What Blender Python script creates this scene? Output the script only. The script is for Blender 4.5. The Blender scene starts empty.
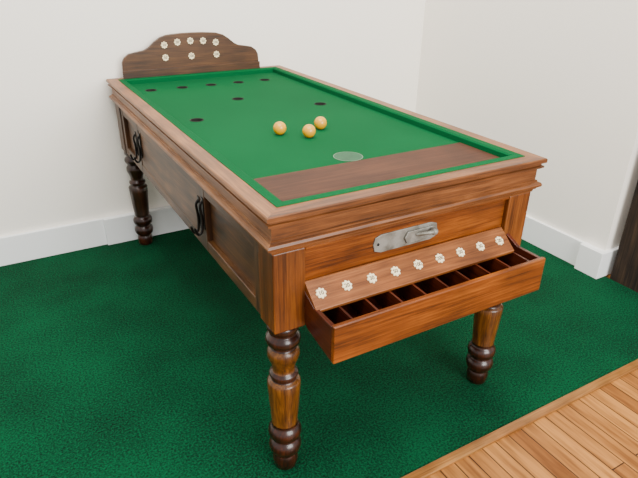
import bpy, bmesh, math, random
from mathutils import Matrix, Vector
random.seed(4)
S=bpy.context.scene
COL=S.collection
H=0.86; W=0.916; L=1.813

def lin(c):
    return tuple(((v/255)/12.92 if v/255<=0.04045 else (((v/255)+0.055)/1.055)**2.4) for v in c)+(1.0,)

# ---------------- materials ----------------
def newmat(name):
    m=bpy.data.materials.new(name); m.use_nodes=True
    return m,m.node_tree.nodes,m.node_tree.links,m.node_tree.nodes["Principled BSDF"]
def plain(name,c,rough=0.5,metal=0.0,coat=0.0,c2=None,sc=60):
    m,n,l,b=newmat(name)
    b.inputs["Base Color"].default_value=lin(c)
    b.inputs["Roughness"].default_value=rough
    b.inputs["Metallic"].default_value=metal
    b.inputs["Coat Weight"].default_value=coat
    nz=n.new("ShaderNodeTexNoise"); nz.inputs["Scale"].default_value=sc; nz.inputs["Detail"].default_value=5
    tc=n.new("ShaderNodeTexCoord"); l.new(tc.outputs["Object"],nz.inputs["Vector"])
    mr=n.new("ShaderNodeMapRange"); mr.inputs[3].default_value=max(rough-.07,0.02); mr.inputs[4].default_value=min(rough+.07,1)
    l.new(nz.outputs["Fac"],mr.inputs[0]); l.new(mr.outputs[0],b.inputs["Roughness"])
    if c2:
        cr=n.new("ShaderNodeValToRGB"); e=cr.color_ramp.elements; e[0].position=.35; e[1].position=.6
        e[0].color=lin(c2); e[1].color=lin(c); l.new(nz.outputs["Fac"],cr.inputs[0]); l.new(cr.outputs[0],b.inputs["Base Color"])
    return m
def wood(name,dark,mid,light,axis,rough=0.35,coat=0.15,across=34,bump=0.2,k_=.84):
    m,n,l,b=newmat(name)
    dark,mid,light=[tuple(v*k_ for v in c) for c in (dark,mid,light)]
    tc=n.new("ShaderNodeTexCoord"); oi=n.new("ShaderNodeObjectInfo")
    add=n.new("ShaderNodeVectorMath"); add.operation='ADD'
    mul=n.new("ShaderNodeMath"); mul.operation='MULTIPLY'; mul.inputs[1].default_value=13.0
    l.new(oi.outputs["Random"],mul.inputs[0])
    l.new(tc.outputs["Object"],add.inputs[0]); l.new(mul.outputs[0],add.inputs[1])
    mp=n.new("ShaderNodeMapping"); sc=[across]*3; sc["XYZ".index(axis)]=2.2
    mp.inputs["Scale"].default_value=sc
    l.new(add.outputs[0],mp.inputs["Vector"])
    n1=n.new("ShaderNodeTexNoise"); n1.inputs["Scale"].default_value=1.0; n1.inputs["Detail"].default_value=7; n1.inputs["Roughness"].default_value=.65; n1.inputs["Distortion"].default_value=.8
    l.new(mp.outputs[0],n1.inputs["Vector"])
    mp2=n.new("ShaderNodeMapping"); sc=[across*7]*3; sc["XYZ".index(axis)]=8
    mp2.inputs["Scale"].default_value=sc; l.new(add.outputs[0],mp2.inputs["Vector"])
    n2=n.new("ShaderNodeTexNoise"); n2.inputs["Scale"].default_value=1.0; n2.inputs["Detail"].default_value=3
    l.new(mp2.outputs[0],n2.inputs["Vector"])
    mx=n.new("ShaderNodeMix"); mx.data_type='FLOAT'; mx.inputs[0].default_value=.4
    l.new(n1.outputs["Fac"],mx.inputs[2]); l.new(n2.outputs["Fac"],mx.inputs[3])
    cr=n.new("ShaderNodeValToRGB"); e=cr.color_ramp.elements
    e[0].position=.36; e[0].color=lin(dark); e[1].position=.64; e[1].color=lin(light)
    k=e.new(.5); k.color=lin(mid)
    l.new(mx.outputs[0],cr.inputs[0])
    n3=n.new("ShaderNodeTexNoise"); n3.inputs["Scale"].default_value=7; n3.inputs["Detail"].default_value=5; l.new(add.outputs[0],n3.inputs["Vector"])
    mr=n.new("ShaderNodeMapRange"); mr.inputs[1].default_value=.3; mr.inputs[2].default_value=.7; mr.inputs[3].default_value=.62; mr.inputs[4].default_value=1.18
    l.new(n3.outputs["Fac"],mr.inputs[0])
    hs=n.new("ShaderNodeHueSaturation"); l.new(cr.outputs[0],hs.inputs["Color"]); l.new(mr.outputs[0],hs.inputs["Value"])
    hs.inputs["Saturation"].default_value=1.04
    l.new(hs.outputs[0],b.inputs["Base Color"])
    b.inputs["Roughness"].default_value=rough; b.inputs["Coat Weight"].default_value=coat; b.inputs["Coat Roughness"].default_value=.3
    b.inputs["Specular IOR Level"].default_value=.35
    bp=n.new("ShaderNodeBump"); bp.inputs["Strength"].default_value=bump; bp.inputs["Distance"].default_value=.002
    l.new(mx.outputs[0],bp.inputs["Height"]); l.new(bp.outputs[0],b.inputs["Normal"])
    return m
wfx=wood("varnished_wood_front",(76,36,12),(134,69,27),(172,97,42),'X',rough=.4)
wfz=wood("varnished_wood_post",(76,38,14),(128,70,30),(164,98,46),'Z',rough=.4)
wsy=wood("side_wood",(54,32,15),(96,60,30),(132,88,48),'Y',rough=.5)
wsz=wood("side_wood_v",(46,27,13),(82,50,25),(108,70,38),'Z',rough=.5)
rimy=wood("rail_wood_long",(104,62,32),(154,100,60),(182,126,80),'Y',rough=.5)
rimx=wood("rail_wood_short",(76,42,20),(126,74,38),(160,102,60),'X',rough=.45)
dark=wood("dark_turned_wood",(30,13,8),(56,25,14),(86,40,22),'Z',rough=.28,coat=.35)
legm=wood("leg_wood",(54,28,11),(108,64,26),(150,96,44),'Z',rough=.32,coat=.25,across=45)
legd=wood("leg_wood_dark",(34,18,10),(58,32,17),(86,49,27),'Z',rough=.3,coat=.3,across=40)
redw=wood("red_drawer_wood",(56,21,12),(90,38,22),(118,55,32),'Y',rough=.35,coat=.25)
hb=wood("score_board_wood",(56,34,18),(88,55,31),(114,76,44),'X',rough=.45)
bedw=wood("baulk_board_wood",(70,37,21),(90,51,31),(106,64,42),'X',rough=.7,across=60,coat=0)
badgew=wood("badge_board_wood",(104,56,26),(148,86,44),(178,110,62),'X',rough=.4)
barn=wood("barn_wood",(24,17,12),(50,36,25),(80,60,42),'Z',rough=.9,coat=0,across=30,bump=.8)
cream=plain("cream_rosette",(244,226,184),.45)
ink=plain("ink",(60,40,25),.6)
steel=plain("tarnished_plate",(150,148,140),.55,.55,c2=(104,100,90),sc=25)
iron=plain("black_iron",(28,26,25),.45,.6)
hole=plain("pocket_lining",(20,13,9),.9)
ballm=plain("ball_yellow",(214,152,0),.3,0,.1)
def felt(name,c1,c2,scale,bstr,rough=.95,p0=.35,p1=.65,bd=.004,mixf=.25):
    m,n,l,b=newmat(name)
    tc=n.new("ShaderNodeTexCoord")
    a=n.new("ShaderNodeTexNoise"); a.inputs["Scale"].default_value=scale; a.inputs["Detail"].default_value=4; a.inputs["Roughness"].default_value=.7
    c=n.new("ShaderNodeTexNoise"); c.inputs["Scale"].default_value=3; c.inputs["Detail"].default_value=3
    l.new(tc.outputs["Object"],a.inputs["Vector"]); l.new(tc.outputs["Object"],c.inputs["Vector"])
    mx=n.new("ShaderNodeMix"); mx.data_type='FLOAT'; mx.inputs[0].default_value=mixf
    l.new(a.outputs["Fac"],mx.inputs[2]); l.new(c.outputs["Fac"],mx.inputs[3])
    cr=n.new("ShaderNodeValToRGB"); e=cr.color_ramp.elements
    e[0].position=p0; e[0].color=lin(c1); e[1].position=p1; e[1].color=lin(c2)
    l.new(mx.outputs[0],cr.inputs[0]); l.new(cr.outputs[0],b.inputs["Base Color"])
    b.inputs["Roughness"].default_value=rough
    b.inputs["Specular IOR Level"].default_value=.1
    bp=n.new("ShaderNodeBump"); bp.inputs["Strength"].default_value=bstr; bp.inputs["Distance"].default_value=bd
    l.new(a.outputs["Fac"],bp.inputs["Height"]); l.new(bp.outputs[0],b.inputs["Normal"])
    return m
feltm=felt("green_felt",(0,74,38),(4,91,49),400,.15)
carpm=felt("green_carpet",(0,30,18),(6,86,50),150,.9,p0=.40,p1=.60,bd=.006,mixf=.2)
def wallmat():
    m,n,l,b=newmat("painted_wall")
    tc=n.new("ShaderNodeTexCoord"); a=n.new("ShaderNodeTexNoise"); a.inputs["Scale"].default_value=90; a.inputs["Detail"].default_value=4
    l.new(tc.outputs["Object"],a.inputs["Vector"])
    cr=n.new("ShaderNodeValToRGB"); e=cr.color_ramp.elements
    e[0].color=lin((247,241,230)); e[1].color=lin((251,246,236)); l.new(a.outputs["Fac"],cr.inputs[0]); l.new(cr.outputs[0],b.inputs["Base Color"])
    b.inputs["Roughness"].default_value=.7
    bp=n.new("ShaderNodeBump"); bp.inputs["Strength"].default_value=.02; l.new(a.outputs["Fac"],bp.inputs["Height"]); l.new(bp.outputs[0],b.inputs["Normal"])
    return m
wallm=wallmat()
trimw=plain("white_trim_paint",(244,245,245),.4)
def floormat():
    m,n,l,b=newmat("wood_floorboards")
    tc=n.new("ShaderNodeTexCoord"); mp=n.new("ShaderNodeMapping"); mp.inputs["Rotation"].default_value=(0,0,math.radians(90))
    l.new(tc.outputs["Object"],mp.inputs["Vector"])
    br=n.new("ShaderNodeTexBrick"); br.offset=.37; br.inputs["Scale"].default_value=1
    br.inputs["Brick Width"].default_value=.7; br.inputs["Row Height"].default_value=.058
    br.inputs["Mortar Size"].default_value=.0022; br.inputs["Mortar Smooth"].default_value=.3
    br.inputs["Color1"].default_value=lin((184,124,60)); br.inputs["Color2"].default_value=lin((136,82,34)); br.inputs["Mortar"].default_value=lin((50,28,14))
    l.new(mp.outputs[0],br.inputs["Vector"])
    mp2=n.new("ShaderNodeMapping"); mp2.inputs["Scale"].default_value=(60,5,60); l.new(tc.outputs["Object"],mp2.inputs["Vector"])
    nz=n.new("ShaderNodeTexNoise"); nz.inputs["Scale"].default_value=1; nz.inputs["Detail"].default_value=6; l.new(mp2.outputs[0],nz.inputs["Vector"])
    cr=n.new("ShaderNodeValToRGB"); e=cr.color_ramp.elements; e[0].position=.32; e[0].color=(.42,.34,.26,1); e[1].position=.6; e[1].color=(1.05,1.05,1.05,1)
    l.new(nz.outputs["Fac"],cr.inputs[0])
    mx=n.new("ShaderNodeMix"); mx.data_type='RGBA'; mx.blend_type='MULTIPLY'; mx.inputs[0].default_value=.85
    l.new(br.outputs["Color"],mx.inputs[6]); l.new(cr.outputs[0],mx.inputs[7]); l.new(mx.outputs[2],b.inputs["Base Color"])
    b.inputs["Roughness"].default_value=.5; b.inputs["Specular IOR Level"].default_value=.3
    bp=n.new("ShaderNodeBump"); bp.inputs["Strength"].default_value=.3; bp.inputs["Distance"].default_value=.003; bp.invert=True
    l.new(br.outputs["Fac"],bp.inputs["Height"]); l.new(bp.outputs[0],b.inputs["Normal"])
    return m
floorm=floormat()

# ---------------- geometry helpers ----------------
def mkobj(name,bm,mats,parent=None,smooth=False,bevel=0):
    me=bpy.data.meshes.new(name); bmesh.ops.recalc_face_normals(bm,faces=bm.faces); bm.to_mesh(me); bm.free()
    for m in (mats if isinstance(mats,(list,tuple)) else [mats]): me.materials.append(m)
    o=bpy.data.objects.new(name,me); COL.objects.link(o)
    if smooth:
        for p in me.polygons: p.use_smooth=True
    if bevel:
        b=o.modifiers.new("bevel","BEVEL"); b.width=bevel; b.segments=2; b.limit_method='ANGLE'
    if parent: o.parent=parent
    return o
def addbox(bm,x0,x1,y0,y1,z0,z1,mi=0):
    v=[bm.verts.new((x,y,z)) for x in (x0,x1) for y in (y0,y1) for z in (z0,z1)]
    for f in ((0,1,3,2),(4,6,7,5),(0,4,5,1),(2,3,7,6),(0,2,6,4),(1,5,7,3)):
        fc=bm.faces.new([v[i] for i in f]); fc.material_index=mi
def box(name,x0,x1,y0,y1,z0,z1,mat,parent=None,bevel=.0025):
    bm=bmesh.new(); addbox(bm,x0,x1,y0,y1,z0,z1)
    return mkobj(name,bm,mat,parent,bevel=bevel)
def prism(name,pts,ax,a0,a1,mat,parent=None,bevel=.0015):
    bm=bmesh.new()
    def P(p,a): return (a,p[0],p[1]) if ax=='X' else ((p[0],a,p[1]) if ax=='Y' else (p[0],p[1],a))
    A=[bm.verts.new(P(p,a0)) for p in pts]; B=[bm.verts.new(P(p,a1)) for p in pts]
    n=len(pts); bm.faces.new(A); bm.faces.new(B[::-1])
    for i in range(n): bm.faces.new((A[i],A[(i+1)%n],B[(i+1)%n],B[i]))
    return mkobj(name,bm,mat,parent,bevel=bevel)
def frame(name,prof,mats,parent):
    bm=bmesh.new(); rings=[]
    for i,z in prof:
        rings.append([bm.verts.new(p) for p in ((i,i,z),(W-i,i,z),(W-i,L-i,z),(i,L-i,z))])
    n=len(prof)
    for k in range(n):
        a,b=rings[k],rings[(k+1)%n]
        for s in range(4):
            f=bm.faces.new((a[s],a[(s+1)%4],b[(s+1)%4],b[s])); f.material_index=0 if s%2==0 else 1
    return mkobj(name,bm,mats,parent)
def lathe(bm,prof,cx,cy,seg=40,mf=None):
    rings=[]
    for z,r in prof:
        rings.append([bm.verts.new((cx+r*math.cos(2*math.pi*k/seg),cy+r*math.sin(2*math.pi*k/seg),z)) for k in range(seg)])
    for i in range(len(rings)-1):
        for k in range(seg):
            f=bm.faces.new((rings[i][k],rings[i][(k+1)%seg],rings[i+1][(k+1)%seg],rings[i+1][k]))
            f.smooth=True
            if mf: f.material_index=mf((prof[i][0]+prof[i+1][0])/2)
    bm.faces.new(rings[0]); bm.faces.new(rings[-1])

# ---------------- room ----------------
YB=1.845; XR=1.925; YE=.34
box("floor",-3,4.2,-3.2,YB+.1,-.08,-.006,floorm,bevel=0)
box("carpet",-3,XR+.028,-.155,YB,-.006,0,carpm,bevel=0)
box("trim_1",-3,XR+.9,-.187,-.155,-.006,.004,wood("threshold_wood",(130,80,38),(172,114,60),(200,144,84),'X'),bevel=.002)
box("wall_back",-3,XR+.3,YB,YB+.12,-.006,2.7,wallm,bevel=0)
box("wall_right",XR,XR+.12,YE,YB,-.006,2.7,wallm,bevel=0)
def bb(name,bounds):
    bm=bmesh.new()
    for b_ in bounds: addbox(bm,*b_)
    mkobj(name,bm,trimw,bevel=.003)
bb("baseboard_back",[(-3,-.12,YB-.02,YB,0,.15),(-.12,XR-.017,YB-.035,YB,0,.15)])
bb("baseboard_right",[(XR-.017,XR,YE+.11,YB,0,.14),(XR-.04,XR+.12,YE-.018,YE+.11,0,.14)])
bm=bmesh.new()
addbox(bm,XR+.03,XR+.20,.10,.30,-.006,2.6); addbox(bm,XR+.036,XR+.2,-.14,.096,-.006,2.6)
mkobj("barn_wood_post",bm,barn,bevel=.006)

# ---------------- table ----------------
T=bpy.data.objects.new("bar_billiards_table",None); COL.objects.link(T)
frame("top_rail",[(.003,.86),(0,.857),(0,.847),(.003,.845),(.010,.844),(.010,.838),(.004,.836),(.004,.831),(.010,.827),(.017,.824),(.017,.792),(.012,.790),(.012,.786),(.004,.783),(.001,.777),(.002,.771),(.008,.767),(.012,.766),(.012,.762),(.017,.759),(.019,.752),(.06,.752),(.06,.84),(.046,.84),(.046,.86)],[rimx,rimy],T)
frame("cushion_felt",[(.046,.838),(.046,.8615),(.070,.8615),(.077,.857),(.077,.838)],[feltm,feltm],T)
holes=[(.16,.965),(.70,.985),(.43,1.225)]+[(x,1.56) for x in (.145,.29,.43,.57,.71)]
bm=bmesh.new(); addbox(bm,.06,W-.06,.06,L-.06,.80,.84)
bed=mkobj("bed",bm,[feltm,hole],T)
bm=bmesh.new()
for hx,hy in holes: lathe(bm,[(.806,.024),(.87,.024)],hx,hy,32)
cut=mkobj("cut",bm,hole)
mod=bed.modifiers.new("b","BOOLEAN"); mod.object=cut; mod.solver='EXACT'
if hasattr(mod,'material_mode'): mod.material_mode='TRANSFER'
bpy.context.view_layer.update()
dg=bpy.context.evaluated_depsgraph_get()
me=bpy.data.meshes.new_from_object(bed.evaluated_get(dg))
bed.modifiers.clear(); bed.data=me
bpy.data.objects.remove(cut)
bm=bmesh.new()
for hx,hy in holes:
    seg=32
    r=[[bm.verts.new((hx+rr*math.cos(2*math.pi*k/seg),hy+rr*math.sin(2*math.pi*k/seg),z)) for k in range(seg)] for rr,z in ((.0262,.8402),(.0262,.8412),(.0225,.8412),(.0225,.808))]
    for i in range(3):
        for k in range(seg): bm.faces.new((r[i][k],r[i][(k+1)%seg],r[i+1][(k+1)%seg],r[i+1][k]))
    bm.faces.new(r[3])
mkobj("pocket_cups",bm,hole,T)
box("baulk_board",.078,W-.078,.098,.29,.838,.8425,bedw,T,.0008)
bm=bmesh.new(); seg=48; c=(.43,.340)
r=[[bm.verts.new((c[0]+rr*math.cos(2*math.pi*k/seg),c[1]+rr*math.sin(2*math.pi*k/seg),.8410)) for k in range(seg)] for rr in (.046,.0435)]
for k in range(seg): bm.faces.new((r[0][k],r[0][(k+1)%seg],r[1][(k+1)%seg],r[1][k]))
mkobj("spot_ring",bm,plain("ring_mark",(96,126,98),.6),T)
bm=bmesh.new(); bm.faces.new([bm.verts.new((c[0]+.0438*math.cos(2*math.pi*k/seg),c[1]+.0438*math.sin(2*math.pi*k/seg),.8407)) for k in range(seg)])
mkobj("spot_patch",bm,plain("worn_spot",(36,86,54),.7,c2=(18,72,42),sc=80),T)

# cabinet body
ZB=.52; ZT=.753
I=.02; PW=.09
for k,(px,py) in enumerate(((I,I),(W-I-PW,I),(I,L-I-PW),(W-I-PW,L-I-PW))):
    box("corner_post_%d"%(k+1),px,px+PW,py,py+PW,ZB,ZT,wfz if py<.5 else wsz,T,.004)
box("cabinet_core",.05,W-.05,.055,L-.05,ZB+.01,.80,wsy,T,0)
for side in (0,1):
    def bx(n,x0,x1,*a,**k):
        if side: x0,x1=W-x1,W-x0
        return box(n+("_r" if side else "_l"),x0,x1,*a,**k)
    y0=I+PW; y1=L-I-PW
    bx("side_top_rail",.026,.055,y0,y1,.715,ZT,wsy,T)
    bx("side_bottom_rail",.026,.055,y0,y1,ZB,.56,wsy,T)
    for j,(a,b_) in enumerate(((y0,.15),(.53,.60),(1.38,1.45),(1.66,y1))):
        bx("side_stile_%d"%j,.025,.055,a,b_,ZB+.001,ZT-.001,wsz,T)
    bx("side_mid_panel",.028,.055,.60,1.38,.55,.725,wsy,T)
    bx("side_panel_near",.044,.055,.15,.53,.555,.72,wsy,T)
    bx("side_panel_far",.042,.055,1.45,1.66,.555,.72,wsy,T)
def tube(name,pts,rad,mat,parent,bez=True):
    cu=bpy.data.curves.new(name,'CURVE'); cu.dimensions='3D'; cu.bevel_depth=rad; cu.bevel_resolution=3; cu.use_fill_caps=True
    sp=cu.splines.new('NURBS'); sp.points.add(len(pts)-1)
    for p,q in zip(sp.points,pts): p.co=(*q,1)
    sp.use_endpoint_u=True; sp.order_u=3
    cu.materials.append(mat)
    o=bpy.data.objects.new(name,cu); COL.objects.link(o); o.parent=parent
    return o
for j,hy in enumerate((.545,.585,1.355,1.43)):
    x=.026
    zt=.70 if j%2==0 else .69
    box("hook_plate_%d"%j,x-.004,x,hy-.009,hy+.009,zt-.10,zt+.008,iron,T,.001)
    tube("iron_hook_%d"%j,[(x-.002,hy,zt-.005),(x-.014,hy,zt-.012),(x-.008,hy,zt-.05),(x-.008,hy,zt-.09),(x-.012,hy,zt-.115),(x-.030,hy,zt-.118),(x-.034,hy,zt-.092)],.0042,iron,T)
# front end
box("front_frieze",I+PW,W-I-PW,.034,.06,.64,ZT,wfx,T)
box("front_lower_panel",I+PW,W-I-PW,.034,.06,ZB,.64,wfx,T)
box("front_moulding",I+PW,W-I-PW,.022,.036,.742,ZT,wfx,T,.003)
box("rear_panel",I+PW,W-I-PW,L-.06,L-.03,ZB,ZT,wfx,T)
X0,X1=.110,W-.091
prism("badge_board",[(.034,.648),(.024,.653),(-.040,.600),(-.036,.590),(.034,.633)],'X',X0-.002,X1-.03,badgew,T)
box("drawer_front",X0-.004,X1+.004,-.128,-.114,.498,.607,wfx,T,.003)
endp=[(.034,.632),(-.03,.602),(-.115,.602),(-.115,.500),(.0,.52),(.034,.54)]
prism("drawer_end_left",endp,'X',X0-.004,X0+.008,redw,T)
prism("drawer_end_right",endp,'X',X1-.008,X1+.004,redw,T)
prism("drawer_bottom",[(.034,.525),(-.115,.503),(-.115,.513),(.034,.537)],'X',X0+.008,X1-.008,redw,T)
bm=bmesh.new(); N=9; bx0=.138; pitch=.0775
for k in range(1,N+1):
    xx=bx0+pitch*(k-.5)
    pts=[(.03,.615),(-.03,.592),(-.115,.590),(-.115,.51),(.03,.53)]
    A=[bm.verts.new((xx-.003,*p)) for p in pts]; B=[bm.verts.new((xx+.003,*p)) for p in pts]
    bm.faces.new(A); bm.faces.new(B[::-1])
    for i in range(5): bm.faces.new((A[i],A[(i+1)%5],B[(i+1)%5],B[i]))
mkobj("drawer_dividers",bm,redw,T)

def rosette(name,center,nrm,up,r,num):
    n=Vector(nrm).normalized(); u=Vector(up).normalized(); rt=u.cross(n).normalized()
    M=Matrix((rt,u,n)).transposed().to_4x4(); M.translation=Vector(center)
    bm=bmesh.new(); seg=96
    def sc(k): return .76+.24*abs(math.cos(4*2*math.pi*k/seg))
    ring=lambda k,s,z: bm.verts.new((s*r*sc(k)*math.cos(2*math.pi*k/seg),s*r*sc(k)*math.sin(2*math.pi*k/seg),z))
    R=[[ring(k,1,0) for k in range(seg)],[ring(k,1,.0015) for k in range(seg)],[ring(k,.9,.003) for k in range(seg)],[ring(k,.62,.0018) for k in range(seg)]]
    for i in range(3):
        for k in range(seg): bm.faces.new((R[i][k],R[i][(k+1)%seg],R[i+1][(k+1)%seg],R[i+1][k]))
    bm.faces.new(R[3])
    bm.transform(M)
    mkobj(name,bm,cream,T)
    cu=bpy.data.curves.new(name+"_number",'FONT'); cu.body=str(num); cu.size=r*1.0; cu.align_x='CENTER'; cu.align_y='CENTER'; cu.extrude=.0002; cu.offset=.0002
    cu.materials.append(ink)
    o=bpy.data.objects.new(name+"_number",cu); COL.objects.link(o); M2=M.copy(); M2.translation=Vector(center)+n*.0023; o.matrix_world=M2; o.parent=T
nb=Vector((0,-.638,.770)); ub=Vector((0,.770,.638))
for k in range(9):
    rosette("badge_%d"%k,(bx0+pitch*k,-.008,.6270),nb,ub,.0150,[10,20,30,50,100,200,50,30,20][k])

# headboard (scoring board)
hx=.425; hz=.861; hk=.94
half=[(0,.205),(.06,.204),(.13,.199),(.165,.188),(.195,.168),(.225,.143),(.25,.130),(.29,.124),(.325,.117),(.348,.100),(.36,.078),(.362,.045),(.362,0)]
half=[(a*.965,b_*hk) for a,b_ in half]
pts=[(hx+a,hz+b_) for a,b_ in half]+[(hx-a,hz+b_) for a,b_ in half[::-1][:-1]]
prism("score_headboard",pts,'Y',1.772,1.792,hb,T,.003)
prism("headboard_foot",[(hx-.353,hz),(hx+.353,hz),(hx+.353,hz+.035),(hx-.353,hz+.035)],'Y',1.766,1.772,hb,T)
for k,(a,b_) in enumerate([(-.13,.140),(-.065,.15),(0,.153),(.065,.15),(.13,.140),(-.13,.082),(0,.082),(.13,.082)]):
    rosette("head_badge_%d"%k,(hx+a-.012,1.7715,hz+b_+.002),(0,-1,0),(0,0,1),.0165,[10,20,30,50,100,50,100,200][k])

# coin plate
pl=[]
cx,cz=.43,.700
for a,b_ in [(-.105,-.020),(-.085,-.027),(.085,-.027),(.105,-.020),(.110,0),(.105,.020),(.085,.027),(.05,.027),(-.05,.027),(-.085,.027),(-.105,.020),(-.110,0)]: pl.append((cx+a,cz+b_))
prism("coin_plate",pl,'Y',.030,.035,steel,T,.0015)
prism("coin_plate_raised",[(cx+.0,cz-.018),(cx+.09,cz-.018),(cx+.098,cz),(cx+.09,cz+.018),(cx+.0,cz+.018),(cx-.01,cz)],'Y',.024,.031,steel,T,.002)
tube("coin_slide",[(cx+.03,.026,cz+.004),(cx+.05,.012,cz+.008),(cx+.075,.008,cz+.008)],.006,steel,T)
bm=bmesh.new(); bmesh.ops.create_uvsphere(bm,u_segments=20,v_segments=12,radius=.011,matrix=Matrix.Translation((cx+.08,.010,cz+.008)))
mkobj("coin_knob",bm,steel,T,smooth=True)
bm=bmesh.new()
for sx in (-.095,.1):
    bmesh.ops.create_uvsphere(bm,u_segments=12,v_segments=8,radius=.004,matrix=Matrix.Translation((cx+sx,.030,cz)))
mkobj("plate_screws",bm,iron,T,smooth=True)

# turned legs
prof=[(0,.030),(.004,.033),(.03,.038),(.052,.035),(.057,.031),(.062,.039),(.070,.045),(.084,.048),(.098,.046),(.107,.038),(.112,.033),(.117,.038),(.125,.046),(.138,.049),(.150,.047),(.160,.040),(.165,.034),(.171,.037),(.175,.038),
(.178,.037),(.24,.042),(.30,.046),(.325,.047),(.331,.043),(.334,.036),(.340,.034),(.346,.039),(.352,.041),(.358,.039),(.362,.032),(.370,.030),(.385,.033),(.405,.041),(.420,.045),(.432,.044),(.442,.037),(.446,.032),(.452,.038),(.460,.046),(.470,.048),(.480,.046),(.487,.039),(.492,.035),(.498,.040),(.506,.044),(.514,.043),(.521,.040)]
def mf(z): return 0 if (.176<z<.333) or .364<z<.44 else 1
for k,(lx,ly) in enumerate(((I+.045,I+.045),(W-I-.045,I+.045),(I+.045,L-I-.045),(W-I-.045,L-I-.045))):
    bm=bmesh.new(); lathe(bm,prof,lx,ly,40,mf)
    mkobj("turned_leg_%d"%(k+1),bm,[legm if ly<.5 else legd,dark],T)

# balls
for k,(bx_,by_) in enumerate(((.350,.652),(.422,.575),(.508,.648))):
    bm=bmesh.new(); bmesh.ops.create_uvsphere(bm,u_segments=40,v_segments=24,radius=.0225)
    o=mkobj("billiard_ball" if k==0 else "billiard_ball.%03d"%k,bm,ballm,smooth=True); o.location=(bx_,by_,.8626)

# ---------------- light ----------------
def area(name,loc,tgt,sx,sy,e,c):
    l=bpy.data.lights.new(name,'AREA'); l.shape='RECTANGLE'; l.size=sx; l.size_y=sy; l.energy=e; l.color=c
    o=bpy.data.objects.new(name,l); COL.objects.link(o); o.location=loc
    o.rotation_euler=(Vector(tgt)-Vector(loc)).to_track_quat('-Z','Y').to_euler()
area("window_light",(.9,-3.6,2.1),(.5,1.2,.9),2.4,1.8,270,(1,.985,.955))
area("ceiling_light",(.1,.1,3.0),(.4,.9,0),2.2,2.2,120,(1,.965,.90))
w=bpy.data.worlds.new("world"); S.world=w; w.use_nodes=True
w.node_tree.nodes["Background"].inputs[0].default_value=(1,.99,.975,1); w.node_tree.nodes["Background"].inputs[1].default_value=.98

# ---------------- camera ----------------
yaw,pitch,roll=.5234,.4637,.014
fwd=Vector((math.sin(yaw)*math.cos(pitch),math.cos(yaw)*math.cos(pitch),-math.sin(pitch)))
rt=Vector((math.cos(yaw),-math.sin(yaw),0)); up=rt.cross(fwd)
r2=rt*math.cos(roll)+up*math.sin(roll); u2=-rt*math.sin(roll)+up*math.cos(roll)
cd=bpy.data.cameras.new("camera"); co=bpy.data.objects.new("camera",cd); COL.objects.link(co)
co.matrix_world=Matrix(((r2.x,u2.x,-fwd.x,-.4663),(r2.y,u2.y,-fwd.y,-1.0417),(r2.z,u2.z,-fwd.z,1.3786),(0,0,0,1)))
cd.sensor_width=36; cd.lens=558.1/638*36; cd.clip_start=.02
S.camera=co
